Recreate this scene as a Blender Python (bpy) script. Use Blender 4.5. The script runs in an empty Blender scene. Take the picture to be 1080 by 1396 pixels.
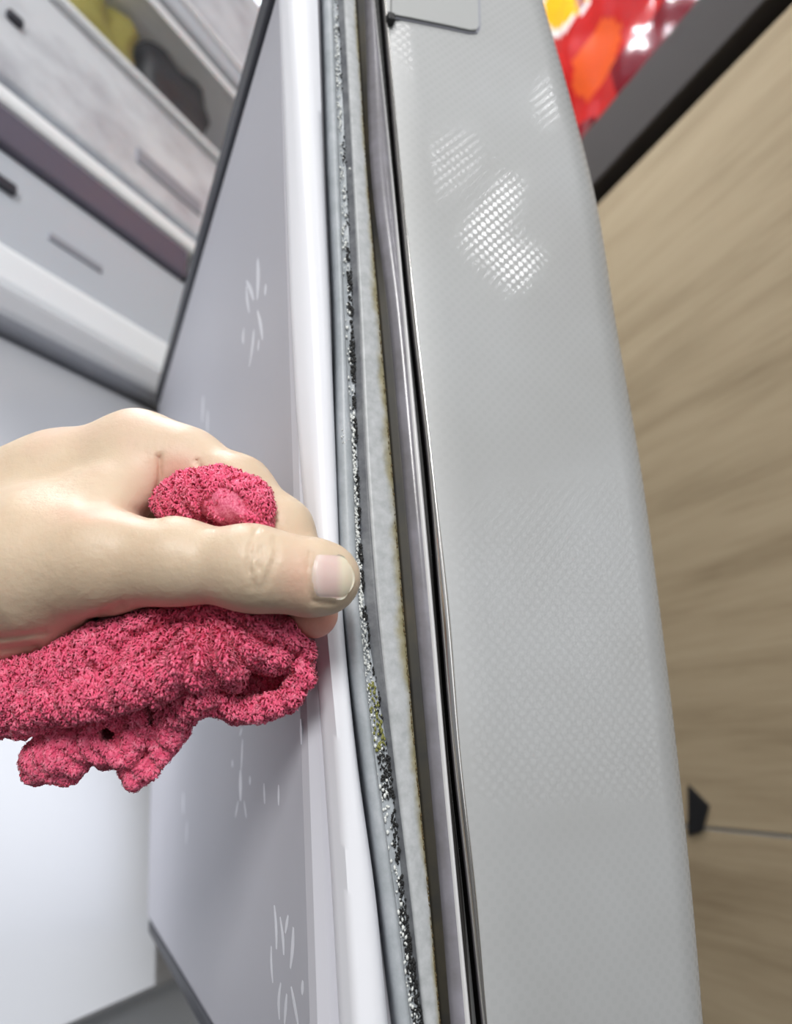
import bpy, bmesh, math, random
import numpy as np
from mathutils import Matrix, Vector
random.seed(5); rng = np.random.default_rng(5)
scene = bpy.context.scene
C = scene.collection

# ------------------------------------------------------------------ camera
F = 1060.0                                   # focal length in pixels of the 1080 x 1396 frame
R = np.array([[0.92061928, -0.04947033, 0.3873149],
              [-0.38479803, -0.28328166, 0.87845431],
              [-0.06626178, 0.95775998, 0.27983065]])    # camera axes (right, up, forward) in the room
cam_data = bpy.data.cameras.new('camera')
cam = bpy.data.objects.new('camera', cam_data); C.objects.link(cam)
cam_data.sensor_fit = 'VERTICAL'; cam_data.sensor_height = 36.0
cam_data.lens = F / 1396 * 36.0
cam_data.clip_start = 0.01; cam_data.clip_end = 50
M = Matrix.Identity(4)
for i in range(3):
    M[i][0] = R[i][0]; M[i][1] = R[i][1]; M[i][2] = -R[i][2]
cam.matrix_world = M
scene.camera = cam
cam_data.dof.use_dof = True
cam_data.dof.focus_distance = 0.215
cam_data.dof.aperture_fstop = (cam_data.lens / 1000) / 0.0028

# ------------------------------------------------------------------ world, exposure
scene.view_settings.view_transform = 'Standard'
scene.view_settings.look = 'None'
scene.view_settings.gamma = 1.0
scene.view_settings.use_curve_mapping = False
scene.view_settings.exposure = -0.5
world = bpy.data.worlds.new('room_light'); scene.world = world
world.use_nodes = True
bg = world.node_tree.nodes['Background']
bg.inputs[0].default_value = (0.93, 0.96, 1.0, 1); bg.inputs[1].default_value = 0.36

def area(name, loc, target, size, power, col=(1, 1, 1), sy=None):
    l = bpy.data.lights.new(name, 'AREA'); l.energy = power; l.color = col
    l.size = size
    if sy: l.shape = 'RECTANGLE'; l.size_y = sy
    o = bpy.data.objects.new(name, l); C.objects.link(o)
    o.location = loc
    o.rotation_euler = (Vector(target) - Vector(loc)).to_track_quat('-Z', 'Y').to_euler()
    return o
area('added_overhead_light', (0.1, -0.8, 2.06), (0.1, 0.25, 0.0), 1.1, 26, (1.0, 0.98, 0.96))  # added overhead light, unseen, placed so the liner gets none of it
area('added_key_light', (-0.65, -1.6, 1.0), (0.05, 0.3, 0.05), 0.6, 54, (1.0, 0.99, 0.97))  # added key light behind the camera, no window there; lets the hand shade the liner
area('added_fill_light', (1.35, -2.2, 0.35), (0.1, 0.3, 0.35), 2.2, 14, (0.97, 0.99, 1.0), 1.25)  # added fill light, no window seen; brings out the dots on the door edge
sp = bpy.data.lights.new('added_spot_light', 'SPOT'); sp.energy = 1050; sp.spot_size = math.radians(7.5); sp.spot_blend = 1.0  # added narrow spot, makes the bright patch on the lower panel
sp.shadow_soft_size = 0.03
spo = bpy.data.objects.new('added_spot_light', sp); C.objects.link(spo)
spo.location = (-0.35, -1.0, 2.05)
spo.rotation_euler = (Vector((-0.05, 0.56, -0.05)) - Vector(spo.location)).to_track_quat('-Z', 'Y').to_euler()

# ------------------------------------------------------------------ geometry of the view: pixel -> point in the room
def ray(px, py): return R @ np.array([px - 540.0, 698.0 - py, F])
def onY(px, py, Y): r = ray(px, py); return r * (Y / r[1])
def onX(px, py, X): r = ray(px, py); return r * (X / r[0])
Y0 = 0.20346                                   # plane of the door's free edge
X0 = 0.0630                                    # plane of the door's inner liner
FLOOR = -0.27; CEIL = 2.1

# ------------------------------------------------------------------ materials
def nodes_of(m): return m.node_tree.nodes, m.node_tree.links
def mat(name, col, rough=0.5, metal=0.0, spec=0.5, **kw):
    m = bpy.data.materials.new(name); m.use_nodes = True
    b = m.node_tree.nodes['Principled BSDF']
    b.inputs['Base Color'].default_value = (*col, 1)
    b.inputs['Roughness'].default_value = rough
    b.inputs['Metallic'].default_value = metal
    b.inputs['Specular IOR Level'].default_value = spec
    for k, v in kw.items(): b.inputs[k.replace('_', ' ')].default_value = v
    return m
def coord(m, scale=(1, 1, 1), kind='Object'):
    n, l = nodes_of(m)
    t = n.new('ShaderNodeTexCoord'); mp = n.new('ShaderNodeMapping')
    mp.inputs['Scale'].default_value = scale
    l.new(t.outputs[kind], mp.inputs[0]); return mp.outputs[0]
def geo_coord(m, scale=(1, 1, 1)):
    n, l = nodes_of(m)
    t = n.new('ShaderNodeNewGeometry'); mp = n.new('ShaderNodeMapping')
    mp.inputs['Scale'].default_value = scale
    l.new(t.outputs['Position'], mp.inputs[0]); return mp.outputs[0]
def noise(m, vec, scale, detail=4, rough=0.5):
    n, l = nodes_of(m)
    t = n.new('ShaderNodeTexNoise'); t.inputs['Scale'].default_value = scale
    t.inputs['Detail'].default_value = detail; t.inputs['Roughness'].default_value = rough
    l.new(vec, t.inputs['Vector']); return t.outputs['Fac']
def ramp(m, fac, stops):
    n, l = nodes_of(m)
    r = n.new('ShaderNodeValToRGB'); e = r.color_ramp.elements
    e[0].position = stops[0][0]; e[0].color = (*stops[0][1], 1)
    e[1].position = stops[-1][0]; e[1].color = (*stops[-1][1], 1)
    for p, c in stops[1:-1]:
        x = e.new(p); x.color = (*c, 1)
    l.new(fac, r.inputs[0]); return r.outputs[0]
def bump(m, h, strength=0.2, dist=0.001):
    n, l = nodes_of(m)
    b = n.new('ShaderNodeBump'); b.inputs['Strength'].default_value = strength; b.inputs['Distance'].default_value = dist
    l.new(h, b.inputs['Height']); l.new(b.outputs[0], n['Principled BSDF'].inputs['Normal'])
def link(m, out, inp):
    n, l = nodes_of(m); l.new(out, n['Principled BSDF'].inputs[inp])
def math_node(m, op, a, b=None, c=None):
    n, l = nodes_of(m)
    x = n.new('ShaderNodeMath'); x.operation = op
    for i, v in enumerate((a, b, c)):
        if v is None: continue
        if isinstance(v, (int, float)): x.inputs[i].default_value = v
        else: l.new(v, x.inputs[i])
    return x.outputs[0]
def maprange(m, v, a, b, c=0.0, d=1.0, smooth=True):
    n, l = nodes_of(m)
    x = n.new('ShaderNodeMapRange'); x.interpolation_type = 'SMOOTHSTEP' if smooth else 'LINEAR'
    for i, q in zip((1, 2, 3, 4), (a, b, c, d)): x.inputs[i].default_value = q
    l.new(v, x.inputs[0]); return x.outputs[0]
def mixc(m, fac, a, b):
    n, l = nodes_of(m)
    x = n.new('ShaderNodeMix'); x.data_type = 'RGBA'
    l.new(fac, x.inputs[0])
    for i, v in ((6, a), (7, b)):
        if isinstance(v, tuple): x.inputs[i].default_value = (*v, 1)
        else: l.new(v, x.inputs[i])
    return x.outputs[2]
def sepxyz(m, vec):
    n, l = nodes_of(m); s = n.new('ShaderNodeSeparateXYZ'); l.new(vec, s.inputs[0]); return s.outputs

def emis(name, col, st):
    m = mat(name, col, 0.5); b = m.node_tree.nodes['Principled BSDF']
    b.inputs['Emission Color'].default_value = (*col, 1); b.inputs['Emission Strength'].default_value = st; return m

MT = {}
MT['liner'] = mat('glossy_grey_liner', (0.55, 0.55, 0.60), 0.42, 0, 0.3, IOR=1.2)
MT['rim'] = mat('white_liner_rim', (0.80, 0.81, 0.86), 0.3)
MT['white'] = mat('white_enamel', (0.52, 0.54, 0.58), 0.25)
MT['sill'] = mat('white_sill_plastic', (0.88, 0.91, 0.95), 0.3)
MT['lightgrey'] = mat('frosted_grey_plastic', (0.50, 0.54, 0.60), 0.35)
MT['midgrey'] = mat('mid_grey_plastic', (0.30, 0.31, 0.36), 0.4)
MT['purple'] = mat('smoky_violet_plastic', (0.115, 0.105, 0.145), 0.4)
MT['darkstrip'] = mat('dark_rubber_strip', (0.035, 0.037, 0.05), 0.45)
MT['print'] = mat('pale_floral_print', (0.86, 0.87, 0.93), 0.35)
MT['blackplastic'] = mat('black_plastic', (0.012, 0.012, 0.014), 0.5)
MT['rubberdark'] = mat('dark_grimy_rubber', (0.018, 0.016, 0.015), 0.6)
MT['plate'] = mat('grey_cover_plate', (0.40, 0.41, 0.41), 0.4)
MT['bead'] = mat('polished_steel_bead', (0.72, 0.70, 0.68), 0.16, 1.0)
MT['counter'] = mat('dark_grey_worktop', (0.062, 0.055, 0.052), 0.8, 0, 0.2)
MT['ceil'] = mat('white_ceiling_paint', (0.8, 0.8, 0.8), 0.9)
MT['wall'] = mat('off_white_wall_paint', (0.7, 0.69, 0.67), 0.9)
for k in ('ceil', 'wall', 'counter', 'white', 'lightgrey'):
    m = MT[k]; bump(m, noise(m, geo_coord(m), 300, 3), 0.05, 0.0006)

m = mat('gasket_grey_vinyl', (0.40, 0.42, 0.45), 0.42)
v = geo_coord(m); nz = noise(m, v, 90, 6, 0.7)
link(m, ramp(m, nz, [(0.3, (0.30, 0.33, 0.35)), (0.55, (0.40, 0.43, 0.46)), (0.8, (0.52, 0.54, 0.57))]), 'Base Color')
bump(m, noise(m, v, 900, 3), 0.12, 0.0003); MT['gasket'] = m
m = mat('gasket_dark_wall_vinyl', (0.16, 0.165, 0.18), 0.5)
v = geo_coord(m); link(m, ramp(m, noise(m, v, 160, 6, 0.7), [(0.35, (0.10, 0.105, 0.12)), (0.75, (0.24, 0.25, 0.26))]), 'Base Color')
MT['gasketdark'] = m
m = mat('gasket_channel_grime', (0.05, 0.045, 0.035), 0.55)
v = geo_coord(m); link(m, ramp(m, noise(m, v, 60, 5, 0.6), [(0.35, (0.016, 0.015, 0.013)), (0.55, (0.032, 0.027, 0.016)), (0.75, (0.055, 0.04, 0.022))]), 'Base Color')
MT['grime'] = m
# glossy tube of the gasket
m = mat('gasket_tube_vinyl', (0.21, 0.205, 0.225), 0.22, 0, 0.6)
v = geo_coord(m); link(m, ramp(m, noise(m, v, 70, 5, 0.6), [(0.3, (0.17, 0.163, 0.175)), (0.7, (0.27, 0.262, 0.30))]), 'Base Color')
bump(m, noise(m, v, 500, 3), 0.06, 0.0004); MT['tube'] = m
MT['tubehighlight'] = mat('painted_highlight_vinyl', (0.62, 0.62, 0.63), 0.3)
# fin stained yellow along its free edge (u runs across the fin in the UV map)
m = mat('gasket_fin_stained_vinyl', (0.45, 0.46, 0.47), 0.4)
uv = coord(m, kind='UV'); s = sepxyz(m, uv); v = geo_coord(m)
n1 = noise(m, v, 45, 5, 0.65); n2 = noise(m, v, 300, 4, 0.6)
edge = math_node(m, 'ADD', s[0], math_node(m, 'MULTIPLY', math_node(m, 'SUBTRACT', n1, 0.5), 1.3))
f1 = maprange(m, edge, 0.62, 1.05)
basec = ramp(m, n2, [(0.3, (0.36, 0.375, 0.385)), (0.7, (0.50, 0.515, 0.53))])
stain = ramp(m, n2, [(0.3, (0.20, 0.18, 0.09)), (0.7, (0.36, 0.32, 0.20))])
link(m, mixc(m, f1, basec, stain), 'Base Color'); bump(m, n2, 0.15, 0.0003); MT['fin'] = m

# silver door edge with an embossed chequer of small dots (1.9 mm cells)
m = mat('silver_chequered_film', (0.50, 0.51, 0.51), 0.48, 0.3, 0.4)
v = geo_coord(m); s = sepxyz(m, v)
k = math.pi / 0.00195
a = math_node(m, 'SINE', math_node(m, 'MULTIPLY', s[0], k)); b = math_node(m, 'SINE', math_node(m, 'MULTIPLY', s[2], k))
dots = maprange(m, math_node(m, 'MULTIPLY', a, b), 0.0, 0.40)
n1 = noise(m, v, 14, 3)
link(m, ramp(m, n1, [(0.3, (0.385, 0.388, 0.386)), (0.7, (0.435, 0.445, 0.452))]), 'Base Color')
link(m, math_node(m, 'MULTIPLY', dots, 0.75), 'Coat Weight'); m.node_tree.nodes['Principled BSDF'].inputs['Coat Roughness'].default_value = 0.09
MT['film'] = m
MT['doorfront'] = mat('silver_door_front', (0.5, 0.5, 0.5), 0.35, 0.5)

# wood: grain runs along the room's y axis
m = mat('pale_oak_laminate', (0.36, 0.28, 0.18), 0.75, 0, 0.2)
v = geo_coord(m, (6, 0.55, 6)); g1 = noise(m, v, 4.5, 7, 0.62)
v2 = geo_coord(m, (30, 1.2, 30)); g2 = noise(m, v2, 9, 4, 0.6)
v3 = geo_coord(m, (2, 0.35, 2)); g3 = noise(m, v3, 3, 3)
gg = math_node(m, 'ADD', math_node(m, 'MULTIPLY', g1, 0.55), math_node(m, 'ADD', math_node(m, 'MULTIPLY', g2, 0.22), math_node(m, 'MULTIPLY', g3, 0.23)))
link(m, ramp(m, gg, [(0.33, (0.21, 0.15, 0.09)), (0.44, (0.335, 0.26, 0.165)), (0.52, (0.405, 0.32, 0.208)), (0.66, (0.465, 0.375, 0.25))]), 'Base Color')
bump(m, g2, 0.08, 0.0005); MT['wood'] = m

m = mat('grey_floor_tile', (0.2, 0.205, 0.205), 0.35)
v = geo_coord(m); link(m, ramp(m, noise(m, v, 6, 6, 0.6), [(0.3, (0.15, 0.155, 0.155)), (0.7, (0.25, 0.255, 0.26))]), 'Base Color'); MT['tile'] = m
MT['grout'] = mat('dark_grout', (0.07, 0.07, 0.07), 0.9)

# skin
m = mat('skin', (0.6, 0.46, 0.35), 0.45, 0, 0.4)
v = geo_coord(m); n1 = noise(m, v, 28, 4, 0.6); n2 = noise(m, v, 420, 4, 0.6); n3 = noise(m, v, 120, 4, 0.6)
base = ramp(m, n1, [(0.30, (0.61, 0.465, 0.33)), (0.5, (0.655, 0.515, 0.375)), (0.70, (0.68, 0.495, 0.375))])
vc = nodes_of(m)[0].new('ShaderNodeAttribute'); vc.attribute_name = 'flush'
fl = sepxyz(m, vc.outputs[0])
base2 = mixc(m, math_node(m, 'MULTIPLY', fl[0], 0.85), base, (0.80, 0.34, 0.28))
link(m, base2, 'Base Color')
bs = m.node_tree.nodes['Principled BSDF']
bs.inputs['Subsurface Weight'].default_value = 0.22; bs.inputs['Subsurface Radius'].default_value = (1.0, 0.4, 0.25)
bs.inputs['Subsurface Scale'].default_value = 0.004
bump(m, math_node(m, 'ADD', math_node(m, 'MULTIPLY', n2, 0.5), n3), 0.38, 0.0009); MT['skin'] = m
m = mat('thumbnail_keratin', (0.70, 0.48, 0.42), 0.34, 0, 0.45)
uv = coord(m, kind='UV'); s = sepxyz(m, uv)
c = ramp(m, s[0], [(0.0, (0.74, 0.56, 0.47)), (0.12, (0.76, 0.59, 0.54)), (0.30, (0.74, 0.53, 0.49)), (0.55, (0.75, 0.54, 0.49)), (0.74, (0.79, 0.68, 0.53)), (1.0, (0.79, 0.68, 0.53))])
link(m, c, 'Base Color'); bs = m.node_tree.nodes['Principled BSDF']
bs.inputs['Subsurface Weight'].default_value = 0.2; bs.inputs['Subsurface Scale'].default_value = 0.002; MT['nail'] = m

# towel
m = mat('crimson_terry_cloth', (0.55, 0.05, 0.13), 0.9, 0, 0.1)
v = geo_coord(m); link(m, ramp(m, noise(m, v, 220, 4, 0.6), [(0.3, (0.58, 0.05, 0.13)), (0.7, (0.76, 0.10, 0.20))]), 'Base Color')
bump(m, noise(m, v, 1500, 2), 0.5, 0.0008)
m.node_tree.nodes['Principled BSDF'].inputs['Sheen Weight'].default_value = 0.3
MT['cloth'] = m
m = mat('pink_terry_loops', (0.75, 0.1, 0.2), 0.85, 0, 0.1)
v = geo_coord(m); link(m, ramp(m, noise(m, v, 700, 2, 0.6), [(0.3, (0.76, 0.075, 0.17)), (0.55, (0.92, 0.165, 0.285)), (0.75, (0.97, 0.31, 0.42))]), 'Base Color')
m.node_tree.nodes['Principled BSDF'].inputs['Sheen Weight'].default_value = 0.3
MT['loops'] = m
m = mat('pale_pink_woven_hem', (0.85, 0.2, 0.3), 0.9, 0, 0.1); v = geo_coord(m)
link(m, ramp(m, noise(m, v, 1800, 2), [(0.35, (0.70, 0.10, 0.20)), (0.65, (0.92, 0.27, 0.38))]), 'Base Color'); MT['hem'] = m

# mould
MT['mold'] = mat('black_mould', (0.008, 0.008, 0.008), 0.7)
MT['residue'] = mat('pale_dried_residue', (0.68, 0.70, 0.68), 0.5)
MT['moss'] = mat('yellow_green_grime', (0.20, 0.20, 0.05), 0.6)
MT['brownmold'] = mat('brown_mould', (0.09, 0.06, 0.02), 0.7)

# snack bags
def foil(name, col):
    return mat(name, col, 0.16, 0.0, 0.35)
MT['red'] = foil('red_foil', (0.46, 0.012, 0.01)); MT['orange'] = foil('orange_foil', (0.68, 0.09, 0.015))
MT['yellow'] = foil('yellow_print_foil', (0.85, 0.42, 0.01)); MT['crimson'] = foil('crimson_foil_and_shade', (0.16, 0.004, 0.01))
MT['whiteprint'] = foil('white_print_foil', (0.8, 0.78, 0.74)); MT['brownprint'] = foil('brown_print_foil', (0.25, 0.05, 0.01))
MT['darkfood'] = mat('dark_food_wrap', (0.012, 0.013, 0.018), 0.5)
MT['yellowfood'] = mat('yellow_food_wrap', (0.26, 0.23, 0.04), 0.5)
MT['greyfood'] = mat('grey_food_wrap', (0.22, 0.22, 0.25), 0.35)
m = mat('clear_frosted_drawer_plastic', (0.74, 0.77, 0.82), 0.25)
m.node_tree.nodes['Principled BSDF'].inputs['Alpha'].default_value = 0.02; MT['clear'] = m
m = mat('cloudy_drawer_plastic', (0.62, 0.65, 0.70), 0.3)
v = geo_coord(m, (1, 1, 2)); nz = noise(m, v, 14, 4, 0.6)
link(m, ramp(m, nz, [(0.3, (0.42, 0.43, 0.48)), (0.6, (0.66, 0.69, 0.74))]), 'Base Color')
MT['cloudy'] = m
# ------------------------------------------------------------------ object helpers
ROOTM = {}
def root(name, loc, label, cat, rotz=0.0, group=None):
    o = bpy.data.objects.new(name, None); C.objects.link(o)
    o.location = loc; o.rotation_euler = (0, 0, rotz); o.empty_display_size = 0.02
    o['label'] = label; o['category'] = cat
    if group: o['group'] = group
    ROOTM[o.name] = Matrix.Translation(Vector(loc)) @ Matrix.Rotation(rotz, 4, 'Z')
    return o
def obj(name, verts, faces, material, parent=None, label=None, cat=None, kind=None, group=None, smooth=False, uv=None, world=True):
    """one mesh object; verts in room coordinates; the origin goes to the middle of the mesh"""
    V = np.asarray(verts, float)
    c = (V.min(0) + V.max(0)) / 2
    me = bpy.data.meshes.new(name)
    if isinstance(faces, np.ndarray):
        n, w = faces.shape
        me.vertices.add(len(V)); me.vertices.foreach_set('co', (V - c).astype(np.float32).ravel())
        me.loops.add(n * w); me.loops.foreach_set('vertex_index', faces.astype(np.int32).ravel())
        me.polygons.add(n); me.polygons.foreach_set('loop_start', np.arange(0, n * w, w, dtype=np.int32))
        me.update(calc_edges=True)
    else:
        me.from_pydata([tuple(q) for q in (V - c)], [], faces); me.update()
    if smooth: me.polygons.foreach_set('use_smooth', np.ones(len(me.polygons), bool))
    if uv is not None:
        lay = me.uv_layers.new(name='UVMap'); vi = np.zeros(len(me.loops), np.int32); me.loops.foreach_get('vertex_index', vi)
        lay.data.foreach_set('uv', np.asarray(uv, np.float32)[vi].ravel())
    me.materials.append(MT[material] if isinstance(material, str) else material)
    o = bpy.data.objects.new(name, me); C.objects.link(o)
    o.location = c
    if parent is not None:
        o.parent = parent; o.matrix_parent_inverse = ROOTM[parent.name].inverted()
    ROOTM[o.name] = Matrix.Translation(Vector(c))
    if label: o['label'] = label
    if cat: o['category'] = cat
    if kind: o['kind'] = kind
    if group: o['group'] = group
    return o
def bm_out(bm):
    bm.normal_update()
    V = [tuple(v.co) for v in bm.verts]; bm.verts.index_update()
    Fc = [[v.index for v in f.verts] for f in bm.faces]; bm.free(); return V, Fc
def box(lo, hi, bevel=0.0, seg=2, frame=None):
    bm = bmesh.new(); bmesh.ops.create_cube(bm, size=1)
    lo = Vector(lo); hi = Vector(hi)
    for v in bm.verts: v.co = Vector(((lo[i] + hi[i]) / 2 + v.co[i] * (hi[i] - lo[i])) for i in range(3))
    if bevel: bmesh.ops.bevel(bm, geom=bm.edges[:] + bm.verts[:], offset=bevel, segments=seg, profile=0.5, affect='EDGES')
    if frame is not None:
        for v in bm.verts: v.co = frame @ v.co
    return bm_out(bm)
def prism(poly, d, frame=None):
    """poly: 3D points of a planar outline, d: extrusion vector"""
    P = [np.asarray(p, float) for p in poly]; n = len(P); d = np.asarray(d, float)
    V = P + [p + d for p in P]
    Fc = [list(range(n))[::-1], [i + n for i in range(n)]] + [[i, (i + 1) % n, (i + 1) % n + n, i + n] for i in range(n)]
    bm = bmesh.new(); vs = [bm.verts.new(tuple(v)) for v in V]
    for f in Fc: bm.faces.new([vs[i] for i in f])
    bmesh.ops.recalc_face_normals(bm, faces=bm.faces[:])
    return bm_out(bm)
def tube_mesh(pts, rad, n=8):
    P = np.asarray(pts, float); rad = np.broadcast_to(rad, (len(P),))
    T = np.gradient(P, axis=0); T /= np.linalg.norm(T, axis=1)[:, None]
    ref = np.array([0.3, 0.2, 0.93]); V = []
    if abs(T[0].dot(ref)) > 0.9: ref = np.array([1.0, 0, 0])
    for p, t, r in zip(P, T, rad):
        u = np.cross(t, ref); u /= np.linalg.norm(u); w = np.cross(t, u)
        for k in range(n):
            a = 2 * math.pi * k / n; V.append(p + r * (math.cos(a) * u + math.sin(a) * w))
    Fc = [[i * n + k, i * n + (k + 1) % n, (i + 1) * n + (k + 1) % n, (i + 1) * n + k] for i in range(len(P) - 1) for k in range(n)]
    Fc += [list(range(n))[::-1], [(len(P) - 1) * n + k for k in range(n)]]
    return V, Fc

# ------------------------------------------------------------------ room shell
obj('floor', *box((-2.5, -2.6, FLOOR - 0.05), (2.5, 2.2, FLOOR - 0.004)), 'grout', kind='structure')
flo = bpy.data.objects['floor']; flo['label'] = 'grey tiled kitchen floor'
tile_v, tile_f = box((-0.148, -0.148, 0), (0.148, 0.148, 0.008), 0.0015, 1)
t0 = None
for i in range(-3, 4):
    for j in range(0, 6):
        if t0 is None:
            t0 = obj('tile', tile_v, tile_f, 'tile', flo); t = t0
        else:
            t = t0.copy(); C.objects.link(t); t.parent = flo
        t.location = (0.15 + i * 0.3, 0.05 + j * 0.3, FLOOR - 0.004)
obj('wall_back', *box((-2.5, 1.9, FLOOR), (2.5, 2.0, CEIL)), 'wall', kind='structure', label='off white wall behind the refrigerator')
obj('ceiling', *box((-2.5, -2.6, CEIL), (2.5, 2.0, CEIL + 0.05)), 'ceil', kind='structure', label='white ceiling')

# added ceiling lamps, outlined by the reflections wanted on the silver door edge
def mirrored(px, py):
    p = onY(px, py, Y0); r = ray(px, py); r = np.array([r[0], -r[1], r[2]])
    return p + r * ((CEIL - 0.012 - p[2]) / r[2])
def added_reflection_lamp(poly, strength, label):
    P = [mirrored(*q) for q in poly]; c = sum(P) / len(P)
    t = root('added_reflection_lamp', (c[0], c[1], CEIL), label, 'lamp')
    obj('diffuser', *prism(P, (0, 0, 0.006)), emis('lamp_diffuser_glow', (1, 1, 1), strength), t)
    Q = [c + (p - c) * 1.06 + np.array([0, 0, 0.006]) for p in P]
    obj('housing', *prism(Q, (0, 0, 0.0055)), 'ceil', t)
added_reflection_lamp([(690, 243), (710, 262), (676, 322), (738, 352), (705, 398), (632, 318)], 36, 'added lamp shaped for an L-shaped reflection on the door edge')
added_reflection_lamp([(728, 122), (745, 114), (770, 150), (752, 172)], 24, 'added lamp shaped for a small reflection on the door edge')
added_reflection_lamp([(570, 200), (640, 175), (660, 230), (600, 275)], 9, 'added dim lamp shaped for a faint wide reflection on the door edge')
t = root('added_spotlight', (-0.35, -1.0, CEIL), 'small round can of the added spotlight', 'lamp')
obj('can', *tube_mesh([(-0.35, -1.0, CEIL), (-0.35, -1.0, CEIL - 0.02)], 0.05, 20), 'white', t)  # fixture for the added spot

# ------------------------------------------------------------------ refrigerator body (its front plane runs obliquely behind the door)
ang = math.radians(48.0)                                      # direction of the front plane from the room's y axis
hdir = np.array([math.sin(ang), math.cos(ang), 0]); ndir = np.array([hdir[1], -hdir[0], 0])
r = ray(207, 900); P0 = r * (0.64 / r[1]); P0[2] = 0
FM = Matrix(((hdir[0], -ndir[0], 0, P0[0]), (hdir[1], -ndir[1], 0, P0[1]), (0, 0, 1, 0), (0, 0, 0, 1)))  # local: s along front, t inwards, z up
rb = FM @ Vector((-0.08, 0.25, FLOOR))
FR = root('refrigerator', tuple(rb), 'white open refrigerator with clear drawers and a silver door swung wide', 'refrigerator', math.pi / 2 - ang)
def fbox(name, lo, hi, material, bevel=0.003, parent=None, label=None):
    return obj(name, *box(lo, hi, bevel, 2, FM), material, parent or FR, label)
S0, S1 = -0.52, 0.33
fbox('lower_panel', (S0, 0.0, -0.16), (S1, 0.03, 0.283), 'white', 0.004)
fbox('side_panel', (S0 - 0.03, 0.0, -0.16), (S0 - 0.001, 0.55, 1.35), 'white')
fbox('side_panel', (S1 + 0.001, 0.0, -0.16), (S1 + 0.03, 0.55, 1.35), 'white')
fbox('back_panel', (S0, 0.52, -0.16), (S1, 0.55, 1.35), 'midgrey')
fbox('top_panel', (S0, 0.0, 1.35), (S1, 0.55, 1.38), 'white')
fbox('kick_plate', (S0, 0.02, FLOOR), (S1, 0.05, -0.161), 'lightgrey')
fbox('compartment_floor', (S0, 0.031, 0.26), (S1, 0.519, 0.292), 'white')
fbox('sill_step', (S0, -0.016, 0.287), (S1, 0.03, 0.312), 'white', 0.006)
fbox('sill', (S0, -0.008, 0.3125), (S1, 0.03, 0.350), 'sill', 0.008)
# lower drawer
dr = fbox('drawer', (S0 + 0.01, 0.004, 0.352), (S1 - 0.01, 0.02, 0.432), 'lightgrey', 0.004, label='grey translucent lower drawer front')
fbox('grip_slot', (-0.20, -0.0005, 0.398), (-0.150, 0.006, 0.407), 'darkstrip', 0.002, dr)
fbox('grip_slot', (-0.118, 0.002, 0.383), (-0.065, 0.006, 0.389), 'midgrey', 0.001, dr)
fbox('drawer_band', (S0 + 0.01, -0.002, 0.4325), (0.036, 0.02, 0.463), 'purple', 0.003, dr)
fbox('drawer_rail', (S0 + 0.01, -0.004, 0.464), (S1 - 0.01, 0.03, 0.480), 'sill', 0.005, dr)
fbox('drawer_lip', (S0 + 0.01, 0.012, 0.4805), (S1 - 0.01, 0.03, 0.494), 'lightgrey', 0.003, dr)
# middle drawer
dr2 = fbox('drawer', (S0 + 0.01, 0.004, 0.495), (S1 - 0.01, 0.016, 0.606), 'cloudy', 0.004, label='cloudy white middle drawer front')
fbox('drawer_rim', (S0 + 0.01, -0.003, 0.6065), (S1 - 0.01, 0.018, 0.613), 'sill', 0.002, dr2)
fbox('grip_slot', (-0.17, -0.0005, 0.548), (-0.156, 0.006, 0.556), 'darkstrip', 0.002, dr2)
fbox('drawer_groove', (-0.03, 0.002, 0.520), (0.06, 0.006, 0.536), 'midgrey', 0.001, dr2)
fbox('drawer_side', (0.072, 0.02, 0.50), (0.076, 0.40, 0.608), 'cloudy', 0.001, dr2)
fbox('drawer_base', (S0 + 0.01, 0.02, 0.61), (S1 - 0.01, 0.40, 0.614), 'cloudy', 0.001, dr2)
fbox('added_led_strip', (-0.25, 0.03, 1.20), (0.2, 0.05, 1.215), emis('added_led_glow', (0.95, 0.97, 1.0), 290), 0.002)  # added LED out of view, brightens the upper part of the liner
# upper clear drawer and glass shelf
dr3 = fbox('drawer', (S0 + 0.01, 0.004, 0.615), (S1 - 0.01, 0.010, 0.705), 'clear', 0.002, label='clear upper drawer front')
sh = fbox('glass_shelf', (S0, 0.0, 0.715), (S1, 0.50, 0.727), 'sill', 0.002)
fbox('shelf_trim', (S0, -0.006, 0.728), (S1, 0.012, 0.752), 'lightgrey', 0.003, sh)
fbox('shelf_edge', (S0, -0.008, 0.753), (S1, 0.010, 0.760), 'sill', 0.002, sh)
fbox('door_shelf_panel', (S0, 0.02, 0.761), (S1, 0.026, 0.95), 'cloudy', 0.002)

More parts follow.
